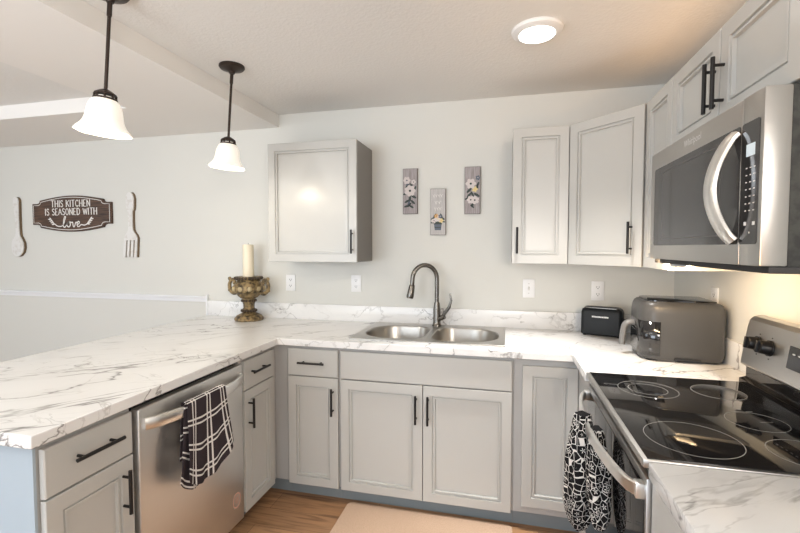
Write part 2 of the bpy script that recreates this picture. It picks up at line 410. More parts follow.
def cells(b, xs, ys, keep, z0, z1):
    V = {}
    def v(i, j, k):
        if (i, j, k) not in V: V[(i, j, k)] = b.bm.verts.new((xs[i], ys[j], (z0, z1)[k]))
        return V[(i, j, k)]
    nx, ny = len(xs) - 1, len(ys) - 1
    K = lambda i, j: 0 <= i < nx and 0 <= j < ny and keep((xs[i] + xs[i + 1]) / 2, (ys[j] + ys[j + 1]) / 2)
    for i in range(nx):
        for j in range(ny):
            if not K(i, j): continue
            b._f([v(i, j, 1), v(i + 1, j, 1), v(i + 1, j + 1, 1), v(i, j + 1, 1)])
            b._f([v(i, j, 0), v(i, j + 1, 0), v(i + 1, j + 1, 0), v(i + 1, j, 0)])
            if not K(i - 1, j): b._f([v(i, j, 0), v(i, j, 1), v(i, j + 1, 1), v(i, j + 1, 0)])
            if not K(i + 1, j): b._f([v(i + 1, j, 0), v(i + 1, j + 1, 0), v(i + 1, j + 1, 1), v(i + 1, j, 1)])
            if not K(i, j - 1): b._f([v(i, j, 0), v(i + 1, j, 0), v(i + 1, j, 1), v(i, j, 1)])
            if not K(i, j + 1): b._f([v(i, j + 1, 0), v(i, j + 1, 1), v(i + 1, j + 1, 1), v(i + 1, j + 1, 0)])

# ------------------------------------------------------------------ the room
XW, YS = -3.7, -6.2
struct('floor', B().box(XW, R, YS, 0, -0.05, 0), M['floor'], 0)
struct('wall_north', B().box(XW - 0.1, R + 0.1, 0, 0.1, -0.05, 2.6), M['wall'], 0)
struct('wall_east', B().box(R, R + 0.1, YS, 0, -0.05, 2.6), M['wall'], 0)
struct('wall_west', B().box(XW - 0.1, XW, YS, 0, -0.05, 2.6), M['wall'], 0)
struct('ceiling', B().box(XW, R, YS, 0, ZC, ZC + 0.1), M['ceiling'], 0)
b = B()
b.box(-1.02, XB, YS, 0, ZS, ZC)
b.box(XW, -1.02, -0.61, 0, ZS, ZC)
struct('ceiling_soffit', b, M['soffit'], 0)
b = B()
prof = [(0, 1.012), (-0.010, 1.012), (-0.012, 1.020), (-0.012, 1.036), (-0.026, 1.040), (-0.028, 1.052), (-0.022, 1.058), (0, 1.056)]
for xa, xb_ in ((XW, -1.485), (-1.484, XL - 0.012)):
    b.loops([[(xx, p[0], p[1]) for p in prof] for xx in (xa, xb_)])
b.box(XL - 0.012, XL, -0.024, 0, CT, 1.068, 0.002)
struct('trim_1', b, M['trim'])

# ------------------------------------------------------------------ cabinets
DT = 0.019
PROF = [(0, 0), (0, DT - .002), (.002, DT), (.048, DT), (.0495, DT - .008), (.0555, DT - .008), (.057, DT - .002), (.063, DT - .002), (.0645, DT - .013), (.072, DT - .0115), (.078, DT - .012)]
def door(parent, o, U, Nn, w, h, hpos=None, hlen=0.15, horiz=False):
    """framed door; hpos = centre of the bar handle in door coordinates"""
    d = obj('door', B().panel(o, U, Z, Nn, w, h, PROF), M['cab'], parent, 20)
    if hpos: handle(d, Vector(o) + U * hpos[0] + Z * hpos[1] + Nn * DT, U if horiz else Z, Nn, hlen)
    return d
def drawer(parent, o, U, Nn, w, h, hpos=None, name='drawer', hlen=0.155):
    prof = [(0, 0), (0, DT - .003), (.003, DT), (.004, DT)]
    d = obj(name, B().panel(o, U, Z, Nn, w, h, prof), M['cab'], parent, 20)
    if hpos: handle(d, Vector(o) + U * hpos[0] + Z * hpos[1] + Nn * DT, U, Nn, hlen)
    return d
def handle(parent, c, A, Nn, L_):
    b = B(); c = Vector(c); n = 0.030
    b.cyl(c - A * L_ / 2 + Nn * n, c + A * L_ / 2 + Nn * n, 0.0062, seg=12)
    for s_ in (-1, 1):
        b.cyl(c + A * s_ * L_ * 0.34, c + A * s_ * L_ * 0.34 + Nn * n, 0.0048, seg=10)
    return obj('handle', b, M['black'], parent, 40)

PX = -0.037   # peninsula box front
def base_box(b, x0, x1, y0, y1, z0=0.09): b.box(x0, x1, y0, y1, z0, CB)
# peninsula end unit
t = thing('base_cabinet', 'light grey drawer base cabinet at the free end of the peninsula, left of the dishwasher', 'cabinet', (-0.34, -1.76, 0))
b = B(); base_box(b, -0.64, PX - .004, -1.913, -1.600); obj('carcass', b, M['box'], t, 0)
obj('end_panel', B().box(-0.66, -0.038, -1.922, -1.914, 0.0, CB), M['endp'], t, 0, label='end panel with a cool daylight tint in its grey')
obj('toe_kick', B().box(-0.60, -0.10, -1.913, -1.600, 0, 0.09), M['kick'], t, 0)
drawer(t, (PX, -1.906, 0.708), Y, X, 0.298, 0.145, (0.155, 0.083), hlen=0.165)
door(t, (PX, -1.906, 0.088), Y, X, 0.298, 0.614, (0.255, 0.505))
# peninsula inner unit
t = thing('base_cabinet', 'narrow light grey drawer base cabinet between the dishwasher and the inner corner', 'cabinet', (-0.34, -0.80, 0))
b = B(); base_box(b, -0.64, PX, -0.965, -0.650); obj('carcass', b, M['box'], t, 0)
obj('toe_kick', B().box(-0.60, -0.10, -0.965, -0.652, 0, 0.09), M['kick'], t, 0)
drawer(t, (PX, -0.940, 0.708), Y, X, 0.282, 0.147, (0.115, 0.083), hlen=0.15)
door(t, (PX, -0.940, 0.086), Y, X, 0.282, 0.616, (0.032, 0.500))
# peninsula rear panel
tag(obj('peninsula_back_panel', B().box(-0.68, -0.661, -1.922, -0.003, 0, CB), M['endp'], None, 0), 'plain pale panel closing the dining side of the peninsula', 'panel')
# corner filler
b = B(); b.box(-0.64, PX, -0.648, -0.003, 0.09, CB); b.box(PX, 0.040, -0.612, -0.02, 0.09, CB)
t = thing('corner_filler', 'plain grey corner post where the peninsula meets the sink wall', 'cabinet', (-0.02, -0.35, 0))
obj('filler_panel', b, M['box'], t, 0)
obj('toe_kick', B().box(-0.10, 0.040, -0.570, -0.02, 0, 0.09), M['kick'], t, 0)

FY = -0.612   # back run box front
def back_unit(name, label, x0, x1):
    t = thing(name, label, 'cabinet', ((x0 + x1) / 2, -0.32, 0))
    b = B(); b.box(x0, x1, FY, -0.02, 0.09, 0.13)                      # floor
    b.box(x0, x0 + .016, FY, -0.02, 0.13, CB); b.box(x1 - .016, x1, FY, -0.02, 0.13, CB)
    b.box(x0, x1, -0.03, -0.02, 0.13, CB); b.box(x0 + .016, x1 - .016, FY, FY + .018, 0.13, CB)
    obj('carcass', b, M['box'], t, 0)
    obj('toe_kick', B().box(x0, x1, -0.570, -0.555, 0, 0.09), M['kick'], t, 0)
    return t
t = back_unit('base_cabinet', 'narrow light grey drawer base cabinet left of the sink doors', 0.041, 0.358)
drawer(t, (0.053, FY, 0.708), X, -Y, 0.299, 0.150, (0.150, 0.078))
door(t, (0.053, FY, 0.084), X, -Y, 0.299, 0.618, (0.272, 0.494))
t = back_unit('sink_cabinet', 'wide light grey sink base cabinet with two doors under the sink', 0.359, 1.285)
drawer(t, (0.367, FY, 0.706), X, -Y, 0.909, 0.152, None, 'false_drawer_front')
door(t, (0.367, FY, 0.084), X, -Y, 0.456, 0.616, (0.424, 0.494))
door(t, (0.827, FY, 0.084), X, -Y, 0.449, 0.616, (0.028, 0.494))
t = thing('corner_base_cabinet', 'light grey single-door corner base cabinet beside the stove, without a handle', 'cabinet', (1.75, -0.35, 0))
b = B(); b.box(1.286, 1.602, FY, -0.02, 0.09, CB); b.box(1.602, R - .003, -0.944, -0.02, 0.09, CB); b.box(1.586, 1.602, -0.944, FY, 0.09, CB)
obj('carcass', b, M['box'], t, 0)
b = B()
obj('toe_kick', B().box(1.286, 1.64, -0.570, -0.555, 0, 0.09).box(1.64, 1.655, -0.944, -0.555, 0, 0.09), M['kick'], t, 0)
door(t, (1.326, FY, 0.128), X, -Y, 0.258, 0.712)

def upper(name, label, x0, x1, z0, z1):
    t = thing(name, label, 'cabinet', ((x0 + x1) / 2, -0.15, z0))
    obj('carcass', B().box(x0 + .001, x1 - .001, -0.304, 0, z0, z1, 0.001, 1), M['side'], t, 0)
    return t
UB, UT = 1.332, 2.077
t = upper('wall_cabinet', 'grey wall cabinet hanging alone left of the faucet', -0.237, 0.357, UB, UT)
door(t, (-0.237, -0.3055, UB), X, -Y, 0.594, UT - UB, (0.568, 0.126), 0.145)
t = upper('wall_cabinet', 'narrow grey wall cabinet with its handle at lower left, above the light switch', 1.272, 1.568, UB, UT)
door(t, (1.272, -0.3055, UB), X, -Y, 0.294, UT - UB, (0.027, 0.130), 0.145)
t = thing('corner_wall_cabinet', 'grey corner wall cabinet with a diagonal door, above the toaster', 'cabinet', (1.85, -0.3, UB))
poly = [(1.572, 0), (1.572, -0.305), (1.876, -0.618), (R, -0.618), (R, 0)]
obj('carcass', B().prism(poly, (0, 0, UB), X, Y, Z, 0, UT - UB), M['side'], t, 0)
dv = Vector((1.864 - 1.580, -0.622 + 0.326, 0)); U_ = dv.normalized(); N_ = Vector((U_.y, -U_.x, 0))
door(t, Vector((1.581, -0.317, UB)) + N_ * 0.001, U_, N_, dv.length - 0.006, UT - UB, (dv.length - 0.055, 0.136), 0.150)
UX = 1.874
t = thing('wall_cabinet', 'very narrow grey wall cabinet between the corner cabinet and the microwave', 'cabinet', (2.03, -0.78, UB))
obj('carcass', B().box(UX, R, -0.940, -0.622, UB, UT), M['box'], t, 0)
door(t, (UX - .001, -0.626, UB), -Y, -X, 0.312, UT - UB)
t = thing('wall_cabinet', 'short grey two-door wall cabinet above the microwave', 'cabinet', (2.03, -1.325, 1.79))
obj('carcass', B().box(UX, R, -1.706, -0.944, 1.790, UT), M['box'], t, 0)
door(t, (UX - .001, -0.946, 1.790), -Y, -X, 0.374, UT - 1.790, (0.350, 0.116), 0.150)
door(t, (UX - .001, -1.327, 1.790), -Y, -X, 0.374, UT - 1.790, (0.024, 0.116), 0.150)

# ------------------------------------------------------------------ countertops and backsplashes
SX0, SX1, SY0, SY1 = 0.412, 1.222, -0.548, -0.068
b = B()
cells(b, [XL, 0.0, SX0, SX1, 1.559, R], [-1.952, -0.947, -0.648, SY0, SY1, 0.0],
      lambda x, y: (x < 0 or y > -0.648 or (x > 1.559 and y > -0.947)) and not (SX0 < x < SX1 and SY0 < y < SY1), CB, CT)
o = obj('countertop', b, M['marble'], None, 30); bevmod(o, 0.0035)
tag(o, 'white marble-look countertop running from the peninsula past the sink to the stove', 'countertop')
b = B().box(1.573, R, -2.32, -1.712, CB, CT, 0.003)
o = tag(obj('countertop', b, M['marble'], None, 30), 'separate white marble-look countertop on the near side of the stove', 'countertop')
ZB = 1.024
o = tag(obj('backsplash', B().box(XL, R, -0.019, 0, CT, ZB, 0.002), M['marble'], None, 30), 'long marble-look backsplash strip on the wall behind the sink', 'backsplash')
o = tag(obj('backsplash', B().box(R - 0.013, R, -0.947, -0.0195, CT, ZB, 0.002), M['marble'], None, 30), 'short marble-look backsplash strip on the wall behind the air fryer', 'backsplash')
t = thing('base_cabinet', 'light beige-grey base cabinet under the near countertop, right of the stove front', 'cabinet', (1.9, -2.0, 0))
obj('carcass', B().box(1.600, R - .003, -2.30, -1.714, 0.09, CB), M['box'], t, 0)
obj('toe_kick', B().box(1.66, R - .003, -2.30, -1.714, 0, 0.09), M['kick'], t, 0)
drawer(t, (1.600, -1.716, 0.10), -Y, -X, 0.58, 0.765, None, 'front_panel')

# ------------------------------------------------------------------ sink and faucet
t = thing('sink', 'stainless steel double-bowl sink set into the countertop', 'sink', (0.815, -0.308, CT))
SXA, SXB, SYA, SYB = 0.394, 1.240, -0.572, -0.042
bowls = ((0.432, 0.796, -0.525, -0.135, (0.10, 0.17, 0.17, 0.10)), (0.836, 1.205, -0.525, -0.135, (0.17, 0.10, 0.10, 0.17)))
dk = B()
for (x0, x1, y0, y1, rr), (ox0, ox1) in zip(bowls, ((SXA, 0.816), (0.816, SXB))):
    cx, cy = (x0 + x1) / 2, (y0 + y1) / 2
    inner = rrect(cx, cy, (x1 - x0) / 2, (y1 - y0) / 2, rr, 9)
    # angles incl. rectangle corners
    outer = []
    for px, py in inner:
        dx, dy = px - cx, py - cy
        k = min([((ox1 if dx > 0 else ox0) - cx) / dx if abs(dx) > 1e-9 else 9e9, ((SYB if dy > 0 else SYA) - cy) / dy if abs(dy) > 1e-9 else 9e9])
        outer.append([cx + dx * k, cy + dy * k])
    for c in ((ox0, SYA), (ox0, SYB), (ox1, SYA), (ox1, SYB)):     # snap nearest ray to each corner
        i = min(range(len(outer)), key=lambda q: (outer[q][0] - c[0]) ** 2 + (outer[q][1] - c[1]) ** 2); outer[i] = list(c)
    dk.loops([[(p[0], p[1], CT + .0005) for p in outer], [(p[0], p[1], CT + .006) for p in outer], [(cx + (p[0] - cx) * .995, cy + (p[1] - cy) * .995, CT + .0075) for p in outer],
              [(cx + (p[0] - cx) * 1.02, cy + (p[1] - cy) * 1.02, CT + .0075) for p in inner], [(p[0], p[1], CT + .003) for p in inner]], False, False)
obj('rim', dk, M['sink'], t, 25)
for (x0, x1, y0, y1, rr) in bowls:
    cx, cy = (x0 + x1) / 2, (y0 + y1) / 2; hx, hy = (x1 - x0) / 2, (y1 - y0) / 2
    lp = []
    for ins, z in ((0, .003), (.004, -.01), (.010, -.13), (.018, -.155), (.045, -.172), (.12, -.176)):
        r2 = [max(r_ - ins * .6, .02) for r_ in rr]
        lp.append([(p[0], p[1], CT + z) for p in rrect(cx, cy, hx - ins, hy - ins, [min(q, hx - ins - .001, hy - ins - .001) for q in r2], 9)])
    bo = obj('bowl', B().loops(lp, False, True), M['sink'], t, 50)
    obj('drain', B().lathe([(.044, 0), (.044, .004), (.034, .004), (.030, .001), (.005, .001)], (cx, cy, CT - .176), 24), M['nickel'], bo)
FXc, FYc = 0.815, -0.092
t = thing('faucet', 'dark brushed gooseneck faucet standing behind the sink', 'faucet', (FXc, FYc, CT + .0075))
zb = CT + 0.0075
obj('base', B().lathe([(.030, 0), (.030, .006), (.026, .012), (.0235, .03), (.0235, .105), (.0205, .125), (.018, .15)], (FXc, FYc, zb), 24), M['nickel'], t)
path = [(FXc, FYc, zb + .14), (FXc, FYc, zb + .30)]
Rg = 0.079; cxg = FXc - Rg
hd = Vector((-0.92, -0.38, 0)).normalized()
zc_ = zb + 0.300
for k in range(1, 17):
    a = pi * k / 16 * 0.97
    path.append(Vector((FXc, FYc, zc_)) + hd * (Rg - Rg * cos(a)) + Z * (Rg * 1.13 * sin(a)))
end = path[-1]; path.append(end - Z * 0.05 + hd * .004)
obj('spout', B().tube(path, 0.0140, 16), M['nickel'], t)
e0 = path[-1]
obj('spray_head', B().tube([e0 + Z * .008, e0, e0 - Z * .045 + hd * .008, e0 - Z * .065 + hd * .012, e0 - Z * .078 + hd * .014], [.0155, .0185, .0215, .0235, .0205], 20), M['nickel'], t)
b = B()
b.cyl((FXc + .012, FYc - .004, zb + .045), (FXc + .052, FYc - .016, zb + .065), .0165, .0155)
b.tube([Vector((FXc + .035, FYc - .011, zb + .055)), Vector((FXc + .052, FYc - .017, zb + .085)), Vector((FXc + .082, FYc - .026, zb + .125)), Vector((FXc + .095, FYc - .030, zb + .170)), Vector((FXc + .088, FYc - .028, zb + .212))], [.011, .012, .0105, .008, .0055], 12, flat=(1, .7))
obj('lever', b, M['nickel'], t)

# ------------------------------------------------------------------ dishwasher
t = thing('dishwasher', 'stainless steel dishwasher built into the peninsula', 'dishwasher', (-0.33, -1.28, 0))
DX = -0.008; D0, D1 = -1.592, -0.974
obj('body', B().box(-0.62, -0.045, D0 + .004, D1 - .004, 0.09, 0.866), M['dark'], t, 0)
obj('toe_kick', B().box(-0.10, -0.09, D0, D1, 0.0, 0.085), M['dark'], t, 0)
dr = obj('door', B().box(-0.044, DX, D0, D1, 0.085, 0.852, 0.005, 3), M['steelv'], t)
pth = []
for k in range(25):
    s_ = k / 24; y = D0 + .022 + (D1 - D0 - .044) * s_
    e = min(s_, 1 - s_); x = DX + 0.006 + 0.050 * min(1, (e / 0.22)) ** 0.6 if e < 0.22 else DX + 0.056
    pth.append((x, y, 0.795))
obj('handle', B().strap(pth, 0.043, 0.014, Z), M['bright'], dr, 40)
b = B(); c = Vector((DX + .0006, -1.034, 0.205))
pl = [(0.030 * cos(2 * pi * k / 32), 0.037 * sin(2 * pi * k / 32)) for k in range(32)]
b.loops([[c + Y * (p[0] * q) + Z * (p[1] * q) + X * d for p in pl] for q, d in ((1, 0), (1, .0004), (.84, .0004), (.84, 0))], False, False)
ribbon(b, [(-.014, -.004), (-.002, .018)], c, Y, Z, X, .004, .0004); ribbon(b, [(-.010, -.014), (.012, .022)], c, Y, Z, X, .004, .0004); ribbon(b, [(.002, -.016), (.014, .004)], c, Y, Z, X, .004, .0004)
obj('sticker', b, M['sticker'], dr, 0, label='small round salmon sticker')

def cloth(name, fn, nu, nv, wid, leng, m, thick=0.004, parent=None, extra=()):
    bm = bmesh.new(); uvl = bm.loops.layers.uv.new('UVMap')
    for f_, w_, l_, uo in ((fn, wid, leng, 0),) + tuple(extra):
        g = [[bm.verts.new(f_(i / nu, j / nv)) for j in range(nv + 1)] for i in range(nu + 1)]
        for i in range(nu):
            for j in range(nv):
                f = bm.faces.new((g[i][j], g[i + 1][j], g[i + 1][j + 1], g[i][j + 1]))
                for lp, (a, c) in zip(f.loops, ((i, j), (i + 1, j), (i + 1, j + 1), (i, j + 1))):
                    lp[uvl].uv = (a / nu * w_ + uo, c / nv * l_)
    bb = B(); bb.bm.free(); bb.bm = bm
    o = obj(name, bb, m, parent, 60)
    md = o.modifiers.new('thickness', 'SOLIDIFY'); md.thickness = thick; md.offset = 0
    sd = o.modifiers.new('smooth', 'SUBSURF'); sd.levels = 1; sd.render_levels = 1
    return o
HXM = DX + 0.056      # handle centre line x
def dw_towel(u, v):
    # u across (0 = left/near), v: 0 back bottom .. 1 front bottom
    y = -1.437 + 0.232 * u
    zt = 0.795 + .0275; rad_ = 0.0125
    if v < 0.40:
        q = v / 0.40; z = 0.60 + (zt - 0.60) * q; x = HXM - rad_ - .0015
        y += -0.012 * (1 - q)
        return (x, y, z)
    if v < 0.50:
        a = pi * (v - 0.40) / 0.10
        return (HXM - rad_ * cos(a) - .0015 * cos(a), y, zt + .007 * sin(a))
    q = (v - 0.5) / 0.5
    bot = 0.535 - 0.060 * sin(pi * min(u * 1.05, 1)) + 0.035 * max(0, u - 0.3)
    z = zt - (zt - bot) * q
    x = HXM + rad_ + .003 + q * (0.010 + 0.010 * sin(u * 9 + 0.8) + 0.006 * sin(u * 21 + 2 * q))
    y += q * (0.050 * (u - 0.25) + 0.05 * max(0, u - .6) * q + 0.006 * sin(u * 12 + q * 3)) - 0.012 * q
    return (x, y, z)
def dw_under(u, v):    # folded layer hanging behind on the near side
    x, y, z = dw_towel(u * 0.45, 0.5 + 0.5 * v)
    return (x - 0.010 - 0.006 * v, y - 0.004 - .024 * v, z + 0.002 - .02 * v * u)
o = cloth('dish_towel', dw_towel, 40, 60, 0.25, 0.60, M['plaid'], 0.0028, None, ((dw_under, 0.11, 0.30, 0.05),))
tag(o, 'dark plaid dish towel with white lines draped over the dishwasher handle', 'towel')

# ------------------------------------------------------------------ range
t = thing('range', 'stainless steel electric range with a black glass cooktop', 'stove', (1.87, -1.329, 0))
RY0, RY1 = -1.707, -0.951
obj('body', B().box(1.600, 2.165, RY0, RY1, 0.05, 0.888), M['dark'], t, 0)
obj('fascia', B().box(1.582, 1.600, RY0, RY1, 0.872, 0.8945), M['glass'], t, 0)
ck = obj('cooktop_frame', B().box(1.563, 2.150, RY0, RY1, 0.895, 0.9155, 0.003), M['steel'], t)
obj('cooktop_glass', B().box(1.574, 2.098, RY0 + .008, RY1 - .008, 0.9150, 0.9178, 0.001), M['glass'], t, label='black glass cooktop')
for cx, cy, rr in ((1.722, -1.555, (0.112, )), (1.735, -1.140, (0.095, 0.062)), (1.965, -1.115, (0.080,)), (1.950, -1.385, (0.075,)), (1.965, -1.590, (0.085,))):
    b = B()
    for q in rr: b.ring((cx, cy), q - .0009, q + .0009, .9176, .9182)
    obj('burner_ring', b, M['ringgrey'], t, 0)
b = B(); ribbon(b, [(-.018, -.006), (.018, .004)], (1.975, -1.385, .9182), X, Y, Z, .003, 0); obj('marking', b, M['ringgrey'], t, 0)
b = B(); ribbon(b, [(-.025, .03), (-.005, .034)], (1.985, -1.335, .9182), X, Y, Z, .004, 0)
obj('marking', b, M['ringgrey'], t, 0)
dr = obj('oven_door', B().box(1.572, 1.600, RY0 + .003, RY1 - .003, 0.205, 0.868, 0.004), M['steel'], t)
obj('door_glass', B().box(1.5695, 1.5725, RY0 + .012, RY1 - .012, 0.230, 0.846, 0.001), M['glass'], dr, label='black oven window')
pth = []
for k in range(33):
    s_ = k / 32; y = -0.985 - 0.700 * s_
    x = 1.556 - 0.052 * sin(pi * s_) ** 0.55
    pth.append((x, y, 0.832))
b = B().strap(pth, 0.034, 0.013, Z)
for ye in (-0.985, -1.685): b.box(1.5505, 1.5725, ye - .014, ye + .014, 0.813, 0.851, .003)
obj('handle', b, M['bright'], dr, 40)
obj('storage_drawer', B().box(1.574, 1.600, RY0 + .003, RY1 - .003, 0.055, 0.198, 0.004), M['steel'], t)
pf = [(2.100, 0.985), (2.120, 1.125), (2.127, 1.155), (2.140, 1.168), (2.158, 1.172), (2.180, 1.172), (2.180, 0.985)]
bg = obj('backguard', B().prism(pf, (0, RY1, 0), X, Z, -Y, 0, RY1 - RY0), M['steel'], t); bevmod(bg, 0.010, 3)
obj('backguard_trim', B().prism([(2.100, 0.9157), (2.100, 0.932), (2.122, 0.940), (2.122, 0.985), (2.180, 0.985), (2.180, 0.9157)], (0, RY1 - .004, 0), X, Z, -Y, 0, RY1 - RY0 - .008), M['glass'], t, 20)
sl = Vector((2.120 - 2.100, 0, 1.125 - 0.985)).normalized(); fn = Vector((-sl.z, 0, sl.x))
for ky in (-1.045, -1.118, -1.545, -1.620):
    c = Vector((2.113, ky, 1.080)); b = B()
    b.cyl(c + fn * .0, c + fn * .006, .027, seg=24); b.tube([c + fn * .005, c + fn * .030, c + fn * .034], [.0235, .0215, .018], 24)
    b.box(-.0045, .0045, -.020, .020, .028, .043, .0015, 1, basis=(c, Y, sl, fn))
    obj('knob', b, M['black'], bg, 40)
for ky in (-1.045, -1.118, -1.545, -1.620):
    for dz in (-.036, .036): obj('marking', B().disc(Vector((2.113, ky - .004, 1.080)) + sl * dz, Y, sl, fn, .003, .002, .0, .0016, 8), M['dark'], bg, 0)
dp = obj('display', B().box(-.115, .115, -.036, .036, -.002, .0022, .001, 1, basis=(Vector((2.112, -1.335, 1.077)), -Y, sl, fn)), M['glass'], bg)
for k in range(7):
    for j in range(2): obj('button', B().disc(Vector((2.112, -1.250 - k * .027, 1.064 + j * .026)), -Y, sl, fn, .007, .0026, .002, .0028, 10), M['print'], dp, 0)

# towel bunched over the oven handle: two hanging tails
def tail(bm, uvl, x0, y0, zt, zb_, rx, ry, lx, ly, ph, uo):
    nu, nv = 40, 34; g = []
    for j in range(nv + 1):
        q = j / nv
        sc = 0.50 + 0.50 * min(1, q * 2.4) ** 0.8
        if q > 0.70: sc *= math.sqrt(max(0.0, 1 - ((q - 0.70) / 0.302) ** 2)) * .9 + .1
        ring = []
        for i in range(nu):
            a = 2 * pi * i / nu
            k = sc * (1 + .13 * cos(4 * a + ph + q * 1.5) + .05 * cos(9 * a - ph))
            ring.append(bm.verts.new((x0 + lx * q + rx * k * cos(a), y0 + ly * q + ry * k * sin(a), zt - (zt - zb_) * q)))
        g.append(ring)
    for j in range(nv):
        for i in range(nu):
            f = bm.faces.new((g[j][i], g[j + 1][i], g[j + 1][(i + 1) % nu], g[j][(i + 1) % nu]))
            for lp, (ii, jj) in zip(f.loops, ((i, j), (i, j + 1), (i + 1, j + 1), (i + 1, j))):
                lp[uvl].uv = (uo + ii / nu * 0.26, (zt - zb_) * jj / nv)
    bm.faces.new(g[0]); bm.faces.new(list(reversed(g[-1])))
bb = B(); uvl = bb.bm.loops.layers.uv.new('UVMap')
tail(bb.bm, uvl, 1.494, -1.300, 0.868, 0.478, 0.044, 0.050, -0.010, -0.015, 0.3, 0.0)
tail(bb.bm, uvl, 1.524, -1.370, 0.850, 0.550, 0.033, 0.050, 0.004, -0.045, 1.9, 0.4)
o = obj('oven_towel', bb, M['floral'], None, 60)
tag(o, 'black and white floral towel hanging from the oven door handle', 'towel')

# ------------------------------------------------------------------ microwave
t = thing('microwave', 'stainless steel over-range microwave under the short wall cabinet', 'microwave', (1.98, -1.325, 1.36))
MY0, MY1 = -1.705, -0.947; MZ0, MZ1 = 1.380, 1.777; MXf = 1.787
obj('body', B().box(1.842, 2.182, MY0 + .004, MY1 - .004, MZ0, MZ1), M['bodydark'], t, 0)
obj('hood_base', B().box(1.805, 2.182, MY0, MY1, 1.364, 1.3795, .002), M['dark'], t)
obj('vent_grille', B().box(1.83, 1.90, MY1 - .12, MY1 - .02, 1.352, 1.3638, .002), M['ivory'], t)
dr = obj('door', B().box(MXf, 1.841, -1.6135, MY1, MZ0, MZ1, .004), M['steel'], t)
b = B().prism([(q[0], q[1]) for q in rrect(0, 0, .309, .142, [.008, .012, .012, .008], 5)], (MXf, -1.300, 1.572), -Y, Z, -X, -.001, .0015)
obj('window', b, M['mwglass'], dr, label='dark glass window')
b = B()
for a, c, d, e in ((-1.075, -1.515, 1.452, 1.455), (-1.075, -1.515, 1.690, 1.693), (-1.075, -1.078, 1.452, 1.693), (-1.512, -1.515, 1.452, 1.693)): b.box(MXf - .0017, MXf - .0014, a, c, d, e)
obj('window_border', b, M['fry'], dr, 0)
pth = []
for k in range(25):
    s_ = k / 24; a = pi * s_
    pth.append((MXf - 0.002 - 0.041 * sin(a) ** 0.7, -1.590 + 0.030 * sin(a), 1.702 - 0.265 * s_))
obj('handle', B().strap(pth, 0.052, 0.014, Y), M['bright'], dr, 40)
cp = obj('control_panel', B().box(MXf, 1.841, MY0, -1.6150, MZ0, MZ1, .004), M['steel'], t)
obj('panel_glass', B().prism(rrect(0, 0, .0375, .142, .007, 5), (MXf, -1.6545, 1.572), -Y, Z, -X, -.001, .0015), M['mwglass'], cp)
obj('display', B().box(MXf - .0025, MXf - .0014, -1.640, -1.676, 1.634, 1.662), M['lcd'], cp, 0, label='pale lit display')
keys = [(-1.640 - i * .017, -1.6455 - i * .017, 1.606 - j * .0165, 1.6085 - j * .0165) for i in range(3) for j in range(7)]
keys += [(-1.638 - i * .018, -1.648 - i * .018, 1.474, 1.482) for i in (0, 2)] + [(-1.660, -1.664, 1.455, 1.459)]
for k in keys: obj('button', B().box(MXf - .0022, MXf - .0014, *k), M['print'], cp, 0)
b = B(); text_into(b, 'Whirlpool', (MXf - .0008, -1.325, 1.748), -Y, Z, -X, 0.030, 0)
obj('logo', b, M['plate'], dr, 0)

# ------------------------------------------------------------------ air fryer
fx, fy, frz = 2.004, -0.575, rad(-3)
t = thing('air_fryer', 'large charcoal air fryer with a grey drawer handle on the right counter', 'air fryer', (fx, fy, CT), rz=frz, local=True)
LX, LY, H = 0.165, 0.136, 0.268
CR = [.030, .075, .075, .030]
def foot(ins, z, n=8): return [(p[0], p[1], z) for p in rrect(0, 0, LX - ins, LY - ins, [max(c - ins, .008) for c in CR], n)]
b = B().loops([foot(.020, .004), foot(.008, .010), foot(.002, .030), foot(0, .06), foot(0, .215), foot(.003, .240), foot(.010, .256), foot(.020, .264), foot(.03, .266)])
b.box(-.10, -.02, -LY + .012, -LY + .03, 0, .01); 
obj('body', b, M['fry'], t, 40)
for sx in (-.12, .13):
    for sy in (-.09, .09): obj('foot', B().cyl((sx, sy, 0), (sx, sy, .012), .012), M['dark'], t)
b = B().loops([foot(.030, .2655), foot(.030, .271), foot(.036, .273)])
obj('lid', b, M['fryglossy'], t, 40)
fp = rrect(0, 0, LX + .0015, LY + .0015, CR, 8)
seq = [p for p in fp if p[0] < -0.085 or False]
seq = sorted(seq, key=lambda p: math.atan2(p[1], -p[0]))
near = (-0.088, -LY - .0015); seq = [near] + seq[:-2]
b = B(); b.loops([[(p[0], p[1], .028) for p in seq], [(p[0], p[1], .178) for p in seq]], False, False, False)
o = obj('drawer_window', b, M['fryglossy'], t, 40, label='glossy black drawer front'); md = o.modifiers.new('thickness', 'SOLIDIFY'); md.thickness = .003; md.offset = -1
obj('handle', B().tube(spline([(-LX + .01, 0, .152), (-LX - .018, 0, .154), (-LX - .038, 0, .143), (-LX - .046, 0, .115), (-LX - .050, 0, .075), (-LX - .052, 0, .045)], 5), 0.0175, 14, flat=(.8, 1.15)), M['fryhandle'], t)
b = B().box(-.030, .07, -LY - .0015, -LY + .02, .012, .020)
obj('vent_slot', b, M['dark'], t, 0)
b = B().box(LX - .002, LX + .006, -.05, .03, .175, .235, .003); b.tube(spline([(LX, .0, .15), (LX + .004, -.035, .16), (LX + .004, -.06, .125), (LX + .004, -.03, .08), (LX + .004, -.09, .03), (LX + .004, -.05, .006)], 6), .0055, 8)
obj('cord', b, M['dark'], t)

